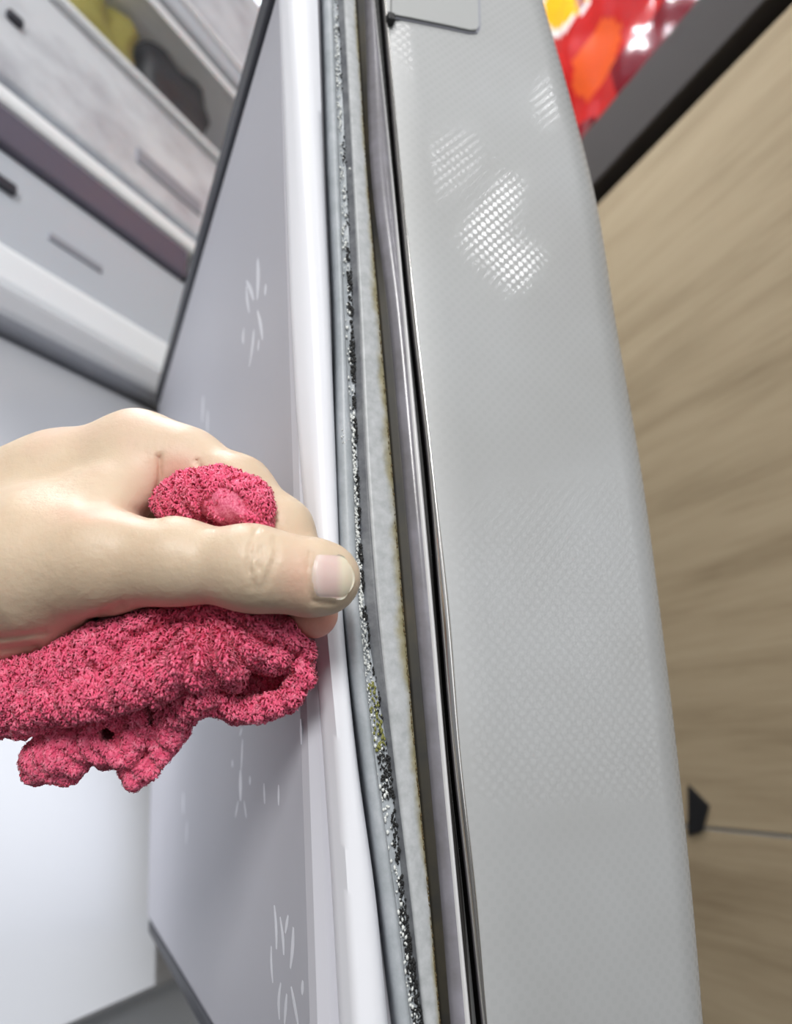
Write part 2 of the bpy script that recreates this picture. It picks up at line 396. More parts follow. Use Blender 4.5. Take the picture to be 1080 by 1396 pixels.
def lumpy(name, lo, hi, material, label, cat, amp, seed, group=None):
    bm = bmesh.new(); bmesh.ops.create_cube(bm, size=1)
    bmesh.ops.subdivide_edges(bm, edges=bm.edges[:], cuts=7, use_grid_fill=True)
    lo = Vector(lo); hi = Vector(hi); rs = random.Random(seed); ph = [rs.uniform(0, 6.28) for _ in range(6)]
    for v in bm.verts:
        c = v.co * 2; q = Vector((c.x * (1 - 0.06 * (abs(c.y) ** 3 + abs(c.z) ** 3)), c.y * (1 - 0.08 * (abs(c.x) ** 3 + abs(c.z) ** 3)), c.z * (1 - 0.06 * (abs(c.x) ** 3 + abs(c.y) ** 3))))
        w = amp * (math.sin(5 * c.x + ph[0] + 3 * c.z) + math.sin(6 * c.y + ph[1] + 4 * c.x) + math.sin(7 * c.z + ph[2] + 5 * c.y))
        q = q * (0.94 + w)
        lz = min(lo.z + (hi.z - lo.z) * (q.z + 1) / 2, 0.7145)
        v.co = FM @ Vector(((lo.x + hi.x) / 2 + q.x * (hi.x - lo.x) / 2, (lo.y + hi.y) / 2 + q.y * (hi.y - lo.y) / 2, max(lz, lo.z)))
    V, Fc = bm_out(bm)
    o = obj(name, V, Fc, material, None, label, cat, smooth=True)
    return o
lumpy('food_package', (-0.002, 0.016, 0.6145), (0.105, 0.15, 0.716), 'darkfood', 'dark wrapped food package at the hinge end of the upper drawer', 'package', 0.03, 1)
lumpy('food_package', (-0.25, 0.018, 0.6145), (-0.118, 0.15, 0.714), 'darkfood', 'dark wrapped food package beside the yellow package in the upper drawer', 'package', 0.05, 2)
lumpy('food_package', (-0.10, 0.018, 0.6145), (-0.014, 0.15, 0.712), 'yellowfood', 'olive yellow food package in the upper drawer', 'package', 0.05, 3)

lumpy('food_package', (-0.06, 0.18, 0.6145), (0.1, 0.34, 0.71), 'darkfood', 'dark wrapped food package at the back of the upper drawer', 'package', 0.03, 6)
lumpy('food_package', (-0.24, 0.18, 0.6145), (-0.08, 0.34, 0.71), 'greyfood', 'grey wrapped food package at the back of the upper drawer', 'package', 0.03, 7)

# ------------------------------------------------------------------ refrigerator door
ZB, ZT = -0.107, 0.277                                        # liner bottom and top
YF = 0.612                                                    # hinge edge
def cr(xs, ys, x):
    """smooth interpolation through knots with straight extension"""
    xs = np.asarray(xs, float); ys = np.asarray(ys, float); x = np.asarray(x, float)
    m = np.gradient(ys, xs); i = np.clip(np.searchsorted(xs, x) - 1, 0, len(xs) - 2)
    h = xs[i + 1] - xs[i]; t = (x - xs[i]) / h
    tc = np.clip(t, 0, 1)
    y = (2*tc**3 - 3*tc**2 + 1)*ys[i] + (tc**3 - 2*tc**2 + tc)*h*m[i] + (-2*tc**3 + 3*tc**2)*ys[i+1] + (tc**3 - tc**2)*h*m[i+1]
    return y + np.where(t < 0, t * h * m[0], 0) + np.where(t > 1, (t - 1) * h * m[-1], 0)
KY = [30, 230, 430, 630, 830, 1030, 1230, 1366]
B = {'b0': [403, 416, 429, 438, 450, 468, 482, 491],
     'b1': [434, 441, 450, 458, 467, 486, 513, 526],
     'b2': [444, 451, 460, 464, 473, 497, 524, 541],
     'b3': [455, 463, 470, 481, 490, 511, 540, 557],
     'b4': [462, 472, 480.5, 487.5, 498, 529, 552, 571],
     'b5': [471, 482, 492, 501, 516, 538, 562, 577],
     'b6': [487, 500, 517, 534, 550, 567, 586, 598],
     'b7': [500, 508, 532, 550, 568, 586, 604, 615],
     'b8': [507, 522, 546, 563, 581, 597, 617, 628],
     'b8b': [512, 532, 549, 566, 584, 600.5, 619, 631],
     'b9': [513, 534, 554, 573, 591, 608, 626, 639],
     'b10': [525, 543, 563, 585, 603, 620, 642, 656],
     'b11': [529, 547, 568, 590, 613, 629, 651, 662]}
RIM = ([-100, 96, 560, 800, 960, 1150, 1396], [376, 385, 405, 425, 437, 450, 464])
SIL = ([0, 130, 250, 440, 640, 860, 1110, 1300, 1396], [750, 787, 818, 850, 885, 915, 945, 964, 972])
YS = np.linspace(-110, 1500, 162)
def edge_curve(key, off):
    x = cr(KY, B[key], YS) if isinstance(key, str) else cr(key[0], key[1], YS)
    return np.array([onY(px, py, Y0 + off) for px, py in zip(x, YS)])
def strip(name, ka, kb, off, bulge, thick, material, parent, n=7, tilt=0.0, power=2.0, label=None, smooth=True, shift=(0, 0)):
    """solid strip swept along the door edge between two traced lines; bulge pushes its face towards the viewer"""
    A = edge_curve(ka, off); Bc = edge_curve(kb, off + tilt)
    V = []; U = []
    ring = 2 * n
    for a, b in zip(A, Bc):
        for k in range(n):
            u = k / (n - 1); p = a + (b - a) * u
            V.append(p + np.array([0, -bulge * (1 - abs(2 * u - 1) ** power), 0])); U.append((u, 0))
        for k in range(n - 1, -1, -1):
            u = k / (n - 1); p = a + (b - a) * u
            V.append(p + np.array([0, thick, 0])); U.append((u, 0))
    Fc = []
    for i in range(len(A) - 1):
        for k in range(ring):
            q = (k + 1) % ring
            Fc.append([i*ring + k, i*ring + q, (i+1)*ring + q, (i+1)*ring + k])
    Fc += [list(range(ring))[::-1], [(len(A) - 1) * ring + k for k in range(ring)]]
    U = np.array(U); U[:, 1] = np.repeat(np.arange(len(A)) / len(A), ring)
    return obj(name, V, Fc, material, parent, label, smooth=smooth, uv=U)

# door core and silver edge
L = edge_curve('b11', 0.0); Rr = edge_curve(SIL, 0.0)
n = 15; V = []; Wd = []
for a, b in zip(L, Rr):
    for k in range(n):
        u = k / (n - 1); p = a + (b - a) * u
        dy = 0.0
        d1 = (1 - u) * np.linalg.norm(b - a); rr = 0.004
        if d1 < rr: dy = rr - math.sqrt(max(rr*rr - (rr - d1)**2, 0))
        d0 = u * np.linalg.norm(b - a); r2 = 0.0015
        if d0 < r2: dy = max(dy, r2 - math.sqrt(max(r2*r2 - (r2 - d0)**2, 0)))
        V.append(p + np.array([0, dy, 0]))
    V.append((b[0], YF, b[2])); V.append((a[0], YF, a[2]))
# denser samples near both rounded edges
ring = n + 2
Fc = [[i*ring + k, i*ring + (k+1) % ring, (i+1)*ring + (k+1) % ring, (i+1)*ring + k] for i in range(len(L) - 1) for k in range(ring)]
Fc += [list(range(ring))[::-1], [(len(L) - 1)*ring + k for k in range(ring)]]
DOOR = obj('door', V, Fc, 'film', FR, 'silver refrigerator door edge with a fine chequered dot texture', smooth=False)
for p in DOOR.data.polygons: p.use_smooth = True
DOOR.data.set_sharp_from_angle(angle=math.radians(40))
# liner: raised tray behind the rim
obj('liner', *box((X0, Y0 + 0.012, ZB), (0.098, YF, ZT), 0.004), 'liner', DOOR, 'glossy pale grey inner liner of the door')
obj('liner_edge_strip', *box((X0 - 0.0015, Y0 + 0.02, ZT + 0.0003), (0.098, YF, ZT + 0.014), 0.001), 'darkstrip', DOOR, 'dark strip along the top edge of the liner')
obj('liner_edge_strip', *box((X0 + 0.001, Y0 + 0.02, ZB - 0.008), (0.098, YF, ZB - 0.0003), 0.001), 'darkstrip', DOOR)
# rim: soft step, then the white band facing the room
A = edge_curve(RIM, 0.022); A2 = edge_curve(RIM, 0.0075); Bq = edge_curve('b0', 0.003); Cq = edge_curve('b1', 0.0045)
V = []
for a, a2, b, c in zip(A, A2, Bq, Cq):
    prof = [a + np.array([0.0006, 0, 0]), a2 + np.array([0.0004, 0.002, 0]), a2 + np.array([0.0012, 0, 0]), a2 * 0.5 + b * 0.5, b - np.array([0.0012, -0.0004, 0]), b, b * 0.66 + c * 0.34 - np.array([0, 0.0011, 0]), b * 0.33 + c * 0.67 - np.array([0, 0.0011, 0]), c,
            c + np.array([0.0004, 0.003, 0]), np.array([c[0] + 0.0004, Y0 + 0.022, c[2]])]
    V += prof
ring = 11
Fc = [[i*ring + k, i*ring + (k+1) % ring, (i+1)*ring + (k+1) % ring, (i+1)*ring + k] for i in range(len(A) - 1) for k in range(ring)]
Fc += [list(range(ring))[::-1], [(len(A) - 1)*ring + k for k in range(ring)]]
rim = obj('liner_rim', V, Fc, 'rim', DOOR, 'white raised rim of the liner', smooth=True)
rim.data.set_sharp_from_angle(angle=math.radians(50))

# gasket: lips, groove, fin, channel, tube
strip('gasket_base', 'b1', 'b11', 0.0125, 0.0, 0.006, 'rubberdark', DOOR, 5, smooth=False)
strip('gasket_lip', 'b2', 'b3', 0.0030, 0.0011, 0.006, 'gasket', DOOR, 9, label='soft grey outer gasket lip')
strip('gasket_groove', 'b3', 'b4', 0.0042, -0.0004, 0.006, 'gasket', DOOR, 7)
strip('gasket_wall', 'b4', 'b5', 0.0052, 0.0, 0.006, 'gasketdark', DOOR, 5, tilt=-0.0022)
strip('gasket_fin', 'b5', 'b6', 0.0026, 0.0005, 0.0022, 'fin', DOOR, 9, tilt=0.0012, label='pale gasket fin stained yellow along its edge')
strip('gasket_channel', 'b6', 'b7', 0.0082, 0.0, 0.003, 'grime', DOOR, 5, tilt=-0.002)
strip('gasket_tube', 'b7', 'b9', 0.0052, 0.0024, 0.006, 'tube', DOOR, 13, label='glossy dark grey gasket tube')
strip('tube_highlight_strip', 'b8b', 'b9', 0.0030, 0.0008, 0.004, 'tubehighlight', DOOR, 9, label='thin pale strip painted in as the highlight on the gasket tube')  # pale colour paints the highlight along the tube
strip('gasket_gap', 'b9', 'b10', 0.0085, 0.0, 0.003, 'rubberdark', DOOR, 5)
strip('steel_bead', 'b10', 'b11', 0.0008, 0.0009, 0.004, 'bead', DOOR, 9, label='thin polished steel bead')

# cover plate and small black catch near the top of the edge
pl = [onY(532, -90, Y0 - 0.0003), onY(533, 22, Y0 - 0.0003), onY(560, 27, Y0 - 0.0003), onY(600, 35, Y0 - 0.0003), onY(640, 43.5, Y0 - 0.0003), onY(648, 43, Y0 - 0.0003), onY(651, 38, Y0 - 0.0003), onY(650, 0, Y0 - 0.0003), onY(648, -90, Y0 - 0.0003)]
cp = obj('cover_plate', *prism(pl, (0, -0.0011, 0)), 'plate', DOOR, 'plain grey cover plate')
gp = [(533, -90), (533, 26), (560, 31), (600, 39), (640, 47.5), (650, 47), (654.5, 40), (653.5, 0), (651.5, -90)]
obj('plate_gap', *prism([onY(a, b, Y0 + 0.0003) for a, b in gp], (0, -0.0007, 0)), 'midgrey', DOOR)
q = onY(532, 28, Y0)
obj('door_catch', *box((q[0] - 0.0016, Y0 - 0.0022, q[2] - 0.0016), (q[0] + 0.0014, Y0 + 0.002, q[2] + 0.0018), 0.0004), 'blackplastic', DOOR)

# pale floral print on the liner: petals as thin raised strokes
def petal(pts, w, material='print'):
    P = [onX(px, py, X0 - 0.00002) for px, py in pts]; V = []; n = len(P)
    D = np.gradient(np.array(P), axis=0)
    for side in (0, 1):
        for i, (p, d) in enumerate(zip(P, D)):
            d = d / np.linalg.norm(d); nn = np.array([0, -d[2], d[1]])
            # width given in pixels at this distance
            ww = w[i] * p.dot(R[:, 2]) / F
            yscale = 1.0
            for sgn in (-1, 1):
                V.append(p + sgn * nn * ww * 0.5 * np.array([0, 2.6, 1.0]) + np.array([-0.00004 * side, 0, 0]))
    Fc = []
    for i in range(n - 1):
        a = 2 * i; b = 2 * n + 2 * i
        Fc += [[a, a + 1, a + 3, a + 2], [b, b + 2, b + 3, b + 1], [a, a + 2, b + 2, b], [a + 1, b + 1, b + 3, a + 3]]
    Fc += [[0, 2 * n, 2 * n + 1, 1], [2 * n - 2, 2 * n - 1, 4 * n - 1, 4 * n - 2]]
    obj('floral_print', V, Fc, material, DOOR)
def stroke(x0, y0, x1, y1, w, bend=0.0):
    pts = []; ws = []
    for i in range(6):
        t = i / 5
        pts.append((x0 + (x1 - x0) * t + bend * math.sin(math.pi * t), y0 + (y1 - y0) * t)); ws.append(w * (0.25 + 0.75 * math.sin(math.pi * min(max(t, 0.04), 0.96)) ** 0.7))
    petal(pts, ws)
for a in [(351, 354, 351, 408, 8, 1), (336, 383, 346, 409, 5, 1), (336, 390, 340, 426, 4, -1), (362, 388, 362, 402, 5), (351, 424, 358, 463, 5, 1), (346, 450, 340, 500, 7, 1), (333, 447, 332, 468, 5, -1), (353, 463, 352, 478, 4),
          (330, 993, 327, 1003, 4), (331, 1008, 329, 1050, 4), (328, 1050, 328, 1092, 8), (317, 1036, 317, 1046, 4), (341, 1058, 341, 1070, 4), (325, 1092, 321, 1114, 4), (333, 1092, 336, 1115, 4), (360, 1068, 361, 1096, 4), (380, 1070, 380, 1098, 4), (410, 980, 411, 1015, 4),
          (374, 1234, 377, 1294, 5, 1), (382, 1250, 387, 1302, 5, 1), (393, 1248, 389, 1272, 5), (400, 1264, 396, 1320, 6, 1), (370, 1290, 372, 1340, 4, -1), (413, 1337, 412, 1356, 5), (383, 1340, 381, 1390, 5, -2), (391, 1355, 388, 1396, 5), (397, 1345, 407, 1400, 6),
          (277, 540, 276, 575, 5), (283, 560, 283, 590, 4), (250, 1080, 250, 1110, 4), (255, 1120, 254, 1150, 3)]:
    stroke(*a)

# mould and residue specks in the gasket groove and along the fin
def specks(name, material, items, label):
    V = []; Fc = []
    ico = [(0, 0, 1), (0.9, 0, 0.4), (0.28, 0.85, 0.4), (-0.72, 0.52, 0.4), (-0.72, -0.52, 0.4), (0.28, -0.85, 0.4), (0.9, 0.1, -0.4), (0.2, 0.9, -0.4), (-0.8, 0.5, -0.4), (-0.7, -0.6, -0.4), (0.3, -0.9, -0.4), (0, 0, -1)]
    fa = [(0, 1, 2), (0, 2, 3), (0, 3, 4), (0, 4, 5), (0, 5, 1), (1, 6, 2), (2, 6, 7), (2, 7, 3), (3, 7, 8), (3, 8, 4), (4, 8, 9), (4, 9, 5), (5, 9, 10), (5, 10, 1), (1, 10, 6), (11, 7, 6), (11, 8, 7), (11, 9, 8), (11, 10, 9), (11, 6, 10)]
    for (c, rx, rz) in items:
        b = len(V)
        for q in ico:
            j = [random.uniform(0.75, 1.2) for _ in range(3)]
            V.append((c[0] + q[0] * rx * j[0], c[1] + q[2] * rx * 0.55 * j[1], c[2] + q[1] * rz * j[2]))
        Fc += [tuple(b + i for i in f) for f in fa]
    obj(name, V, Fc, material, DOOR, label, kind='stuff', smooth=True)
def at(ka, kb, u, y, off):
    xa = float(cr(KY, B[ka], y)); xb = float(cr(KY, B[kb], y)); return onY(xa + (xb - xa) * u, y, Y0 + off)
blk, wht, grn, brn = [], [], [], []
px2m = 0.22 / F
y = -80.0
while y < 1480:
    y += random.uniform(0.5, 1.7)
    dens_b = 0.28 if y < 330 else 0.75 if y < 620 else 0.55 if y < 860 else 0.45 if y < 1010 else 0.9
    dens_w = 0.5 if y < 330 else 0.22 if y < 560 else 0.95 if y < 960 else 0.35
    clump = 0.5 + 0.5 * math.sin(y * 0.11) * math.sin(y * 0.043 + 1)
    if random.random() < dens_b * clump * 1.4:
        s = (random.uniform(1.2, 3.4) if 330 < y < 620 or 690 < y < 800 else random.uniform(0.8, 2.4)) * px2m; blk.append((at('b3', 'b4', random.uniform(0.55, 1.12), y, 0.0038), s, s * random.uniform(0.9, 1.7)))
    if random.random() < dens_w * (1.15 - 0.7 * clump):
        s = random.uniform(0.8, 2.6) * px2m; wht.append((at('b3', 'b4', random.uniform(-0.05, 0.7), y, 0.0038), s, s * random.uniform(0.8, 1.8)))
    if 930 < y < 1025 and random.random() < 0.8:
        s = random.uniform(1.0, 2.6) * px2m; grn.append((at('b3', 'b4', random.uniform(0.1, 1.0), y, 0.0037), s, s * 1.5))
    if 1030 < y < 1090 or y > 1240:
        for _ in range(2):
            s = random.uniform(0.7, 2.0) * px2m; blk.append((at('b3', 'b4', random.uniform(0.2, 1.1), y, 0.0039), s, s * 1.2))
    if random.random() < 0.35:
        s = random.uniform(0.6, 1.9) * px2m; brn.append((at('b5', 'b6', 1.0 - abs(random.gauss(0, 0.06)), y, 0.0036), s * 0.7, s * 1.8))
for _ in range(70):
    y = random.gauss(760, 40); s = random.uniform(0.7, 1.8) * px2m
    wht.append((at('b2', 'b4', random.uniform(0.55, 1.0), y, 0.0030), s, s))
for _ in range(26):
    y = random.gauss(598, 6); s = random.uniform(0.6, 1.3) * px2m; wht.append((at('b2', 'b3', random.uniform(0.1, 0.8), y, 0.0021), s, s))
for yy in (36, 57, 75, 84, 90):
    wht.append((at('b3', 'b4', 0.5, yy, 0.003), 2.3 * px2m, 2.6 * px2m))
wht.append((onY(477, 230, Y0 + 0.002), 2.6 * px2m, 2.6 * px2m))
specks('black_mould', 'mold', blk, 'black mould specks along the gasket groove')
specks('dried_residue', 'residue', wht, 'pale dried residue specks in the gasket groove')
specks('green_grime', 'moss', grn, 'yellow green grime in the groove')
specks('brown_mould', 'brownmold', brn, 'brown mould along the edge of the fin')
# hinge bracket joining the door to the body
obj('door_hinge', *box((0.075, YF + 0.0005, ZB - 0.012), (0.11, YF + 0.055, ZB - 0.004), 0.001), 'bead', DOOR)

# ------------------------------------------------------------------ cabinet, worktop, snack bags
X2 = 0.55
zl, zu, zs = 1.087 * X2, 1.218 * X2, -0.176 * X2
CB = root('base_cabinet', (X2 + 0.3, 0.8, FLOOR), 'pale oak base cabinet under the dark grey worktop', 'cabinet')
obj('carcass', *box((X2 + 0.022, 0.1, FLOOR), (X2 + 0.58, 1.6, zl - 0.002)), 'darkstrip', CB)  # dark colour puts the overhang's shadow into the recess below the worktop
obj('front_panel', *box((X2, 0.1, zs + 0.0012), (X2 + 0.02, 1.6, zl - 0.016), 0.0012), 'wood', CB)
obj('front_panel', *box((X2 + 0.001, 0.1, FLOOR + 0.003), (X2 + 0.02, 1.6, zs - 0.0018), 0.0012), 'wood', CB)
obj('seam_strip', *box((X2 + 0.002, 0.1, zs - 0.0016), (X2 + 0.012, 1.6, zs + 0.0010)), 'plate', CB)
q = onX(950, 1112, X2)
obj('finger_pull', *prism([onX(938, 1070, X2 - 0.002), onX(966, 1098, X2 - 0.002), onX(957, 1134, X2 - 0.002), onX(938, 1140, X2 - 0.002)], (0.0018, 0, 0)), 'blackplastic', CB, 'small black pull at the panel seam')
WT = obj('worktop', *box((X2 - 0.012, 0.1, zl), (X2 + 0.6, 1.6, zu), 0.002), 'counter', None, 'thick dark grey worktop slab on the oak cabinet', 'worktop')

def snack_bag(name, p, u, w, nrm, W, H, T, colour, label, seed, zmin):
    """crumpled pillow bag; u, w span its face, nrm faces out"""
    rs = random.Random(seed); ph = [rs.uniform(0, 6.28) for _ in range(12)]
    u, w, nrm = [np.asarray(a, float) / np.linalg.norm(a) for a in (u, w, nrm)]
    nu, nw = 46, 54; V = []; cols = []
    for side in (1, -1):
        for i in range(nu):
            for j in range(nw):
                a = -1 + 2 * i / (nu - 1); b = -1 + 2 * j / (nw - 1)
                puff = max((1 - a**4) * (1 - b**4), 0) ** 0.6
                cr_ = 0
                for q in range(4):
                    ca, sa = math.cos(ph[q]), math.sin(ph[q])
                    cr_ += abs(math.sin(3.2 * (q + 1) ** 0.6 * (ca * a + sa * b * 1.3) + ph[q + 4])) / (1 + 0.4 * q)
                d = puff * (T / 2) * (0.72 + 0.16 * cr_) + 0.0006
                aa = a * (1 - 0.10 * (1 - b * b)); bb = b * (1 - 0.06 * (1 - a * a))
                P = p + u * aa * W / 2 + w * bb * H / 2 + nrm * side * d
                P[2] = max(P[2], zmin); V.append(P)
    Fc = []; mi = []
    for side in (0, 1):
        o0 = side * nu * nw
        for i in range(nu - 1):
            for j in range(nw - 1):
                q = [o0 + i*nw + j, o0 + (i+1)*nw + j, o0 + (i+1)*nw + j + 1, o0 + i*nw + j + 1]
                Fc.append(q if side == 0 else q[::-1])
                mi.append(colour(-1 + 2 * (i + .5) / (nu - 1), -1 + 2 * (j + .5) / (nw - 1)))
    bd = [(i, 0) for i in range(nu)] + [(nu - 1, j) for j in range(1, nw)] + [(i, nw - 1) for i in range(nu - 2, -1, -1)] + [(0, j) for j in range(nw - 2, 0, -1)]
    for k in range(len(bd)):
        a = bd[k][0]*nw + bd[k][1]; b = bd[(k+1) % len(bd)][0]*nw + bd[(k+1) % len(bd)][1]
        Fc.append([a, a + nu*nw, b + nu*nw, b]); mi.append(0)
    o = obj(name, V, Fc, 'red', None, label, 'snack bag', smooth=True)
    return o, mi
def set_mats(o, mats, mi):
    o.data.materials.clear()
    for k in mats: o.data.materials.append(MT[k])
    o.data.polygons.foreach_set('material_index', np.array(mi, np.int32))
BX = X2 + 0.085
pcA = np.array([BX, 0.60, zu + 0.19]); WA, HA = 0.36, 0.42
def ab(px, py):
    q = onX(px, py, BX - 0.03); return (q[1] - pcA[1]) / (WA / 2), (q[2] - pcA[2]) / (HA / 2)
ya, yb = ab(795, -45); ea, eb = ab(858, -45); fa_, fb_ = ab(795, 22)
rx, rz = abs(ea - ya) + 0.1, abs(fb_ - yb)
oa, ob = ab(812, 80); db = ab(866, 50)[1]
def colA(a, b):
    # yellow panel with a white rim in the upper part of the bag
    e = ((a - ya) / rx) ** 2 + ((b - yb) / rz) ** 2
    if e < 0.84: return 2 if abs(a - ya) > 0.03 or b > yb else 4
    if e < 1.06: return 3
    if abs(b - ob) < 0.17 and abs(a - oa) < 0.34 - 0.8 * abs(b - ob): return 1
    if b < db and a < oa - 0.12: return 5  # shade on the bag's lower part, painted in as dark crimson
    return 0
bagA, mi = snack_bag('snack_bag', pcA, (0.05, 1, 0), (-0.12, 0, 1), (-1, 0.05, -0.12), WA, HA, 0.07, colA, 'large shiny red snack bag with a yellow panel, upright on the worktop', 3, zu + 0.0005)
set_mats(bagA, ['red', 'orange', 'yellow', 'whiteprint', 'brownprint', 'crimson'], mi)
pc = np.array([X2 + 0.012, 0.655, zu + 0.024])
bagB, mi = snack_bag('snack_bag', pc, (0.05, 1, 0.1), (0.3, -0.1, 1), (-1, 0.05, 0.3), 0.10, 0.05, 0.03, lambda a, b: 0, 'small dark crimson snack bag in front of the large red one', 8, zu + 0.0005)
set_mats(bagB, ['crimson', 'orange'], mi)

# ------------------------------------------------------------------ distance-field modelling for the hand and the towel
def cp3(px, py, d): return np.array([(px - 540) / F * d, (698 - py) / F * d, d])        # camera axes, metres
def smin(a, b, k):
    h = np.maximum(k - np.abs(a - b), 0) / k
    return np.minimum(a, b) - h * h * k * 0.25
def cone(P, a, b, ra, rb):
    ab = b - a; t = np.clip(((P - a) @ ab) / ab.dot(ab), 0, 1)
    return np.linalg.norm(P - a - t[:, None] * ab, axis=1) - (ra + (rb - ra) * t)
def chain(P, pts, k=0.004):
    d = None
    Q = [(cp3(*p[:3]), p[3] * p[2] / F) for p in pts]
    for (a, ra), (b, rb_) in zip(Q[:-1], Q[1:]):
        e = cone(P, a, b, ra, rb_); d = e if d is None else smin(d, e, k)
    return d
def surface(sdf, lo, hi, h):
    lo = np.asarray(lo, float); n = np.ceil((np.asarray(hi) - lo) / h / 8).astype(int) * 8
    Fg = np.full(n + 1, 1.0, np.float32)
    nb = n // 8
    bi = np.stack(np.meshgrid(*[np.arange(q) for q in nb], indexing='ij'), -1).reshape(-1, 3)
    ctr = lo + (bi * 8 + 4) * h
    dc = np.concatenate([sdf(ctr[i:i + 200000]) for i in range(0, len(ctr), 200000)])
    rad = h * 8 * 0.9 + 0.004
    g = np.stack(np.meshgrid(*[np.arange(9)] * 3, indexing='ij'), -1).reshape(-1, 3)
    for b, d in zip(bi, dc):
        if d < -rad: Fg[b[0]*8:b[0]*8+9, b[1]*8:b[1]*8+9, b[2]*8:b[2]*8+9] = -1.0
    act = bi[np.abs(dc) <= rad]
    for i in range(0, len(act), 400):
        a = act[i:i + 400]
        idx = (a[:, None, :] * 8 + g[None]).reshape(-1, 3)
        val = sdf(lo + idx * h)
        Fg[idx[:, 0], idx[:, 1], idx[:, 2]] = val
    ins = Fg < 0
    c = [ins[i:ins.shape[0]-1+i, j:ins.shape[1]-1+j, k:ins.shape[2]-1+k] for i in (0, 1) for j in (0, 1) for k in (0, 1)]
    cnt = sum(x.astype(np.int8) for x in c); active = (cnt > 0) & (cnt < 8)
    vid = np.full(active.shape, -1, np.int64); cells = np.argwhere(active); vid[active] = np.arange(len(cells))
    acc = np.zeros((len(cells), 3)); num = np.zeros(len(cells))
    cor = [np.array((i, j, k)) for i in (0, 1) for j in (0, 1) for k in (0, 1)]
    for p in range(8):
        for q in range(p + 1, 8):
            if np.abs(cor[p] - cor[q]).sum() != 1: continue
            A_ = cells + cor[p]; B_ = cells + cor[q]
            fa = Fg[A_[:, 0], A_[:, 1], A_[:, 2]]; fb = Fg[B_[:, 0], B_[:, 1], B_[:, 2]]
            mk = (fa < 0) != (fb < 0); t = np.where(mk, fa / np.where(mk, fa - fb, 1), 0)
            acc += np.where(mk[:, None], A_ + t[:, None] * (B_ - A_), 0); num += mk
    V = lo + acc / num[:, None] * h
    faces = []
    for ax in range(3):
        o1, o2 = [(1, 2), (2, 0), (0, 1)][ax]
        sl0 = [slice(1, -1)] * 3; sl1 = [slice(1, -1)] * 3; sl0[ax] = slice(0, -1); sl1[ax] = slice(1, None)
        i0 = ins[tuple(sl0)]; i1 = ins[tuple(sl1)]
        for flip, mk in ((False, i0 & ~i1), (True, ~i0 & i1)):
            e = np.argwhere(mk); add = np.ones(3, int); add[ax] = 0; e = e + add
            d1 = np.zeros(3, int); d1[o1] = 1; d2 = np.zeros(3, int); d2[o2] = 1
            quad = [e - d1 - d2, e - d2, e, e - d1]
            if flip: quad = quad[::-1]
            faces.append(np.stack([vid[q[:, 0], q[:, 1], q[:, 2]] for q in quad], 1))
    faces = np.concatenate(faces)
    faces = faces[(faces >= 0).all(1)]
    for _ in range(2):
        d = sdf(V); e = 0.0003; G = np.stack([(sdf(V + e * np.eye(3)[i]) - d) / e for i in range(3)], 1)
        gl = np.maximum((G * G).sum(1), 0.25); V = V - G * np.clip(d / gl, -h, h)[:, None]
    # camera axes -> room is a mirrored basis (right, up, forward), so flip the winding
    return V, faces[:, ::-1]
def pxy(V):
    z = np.maximum(V[:, 2], 0.06); return V[:, 0] / z * F + 540, 698 - V[:, 1] / z * F

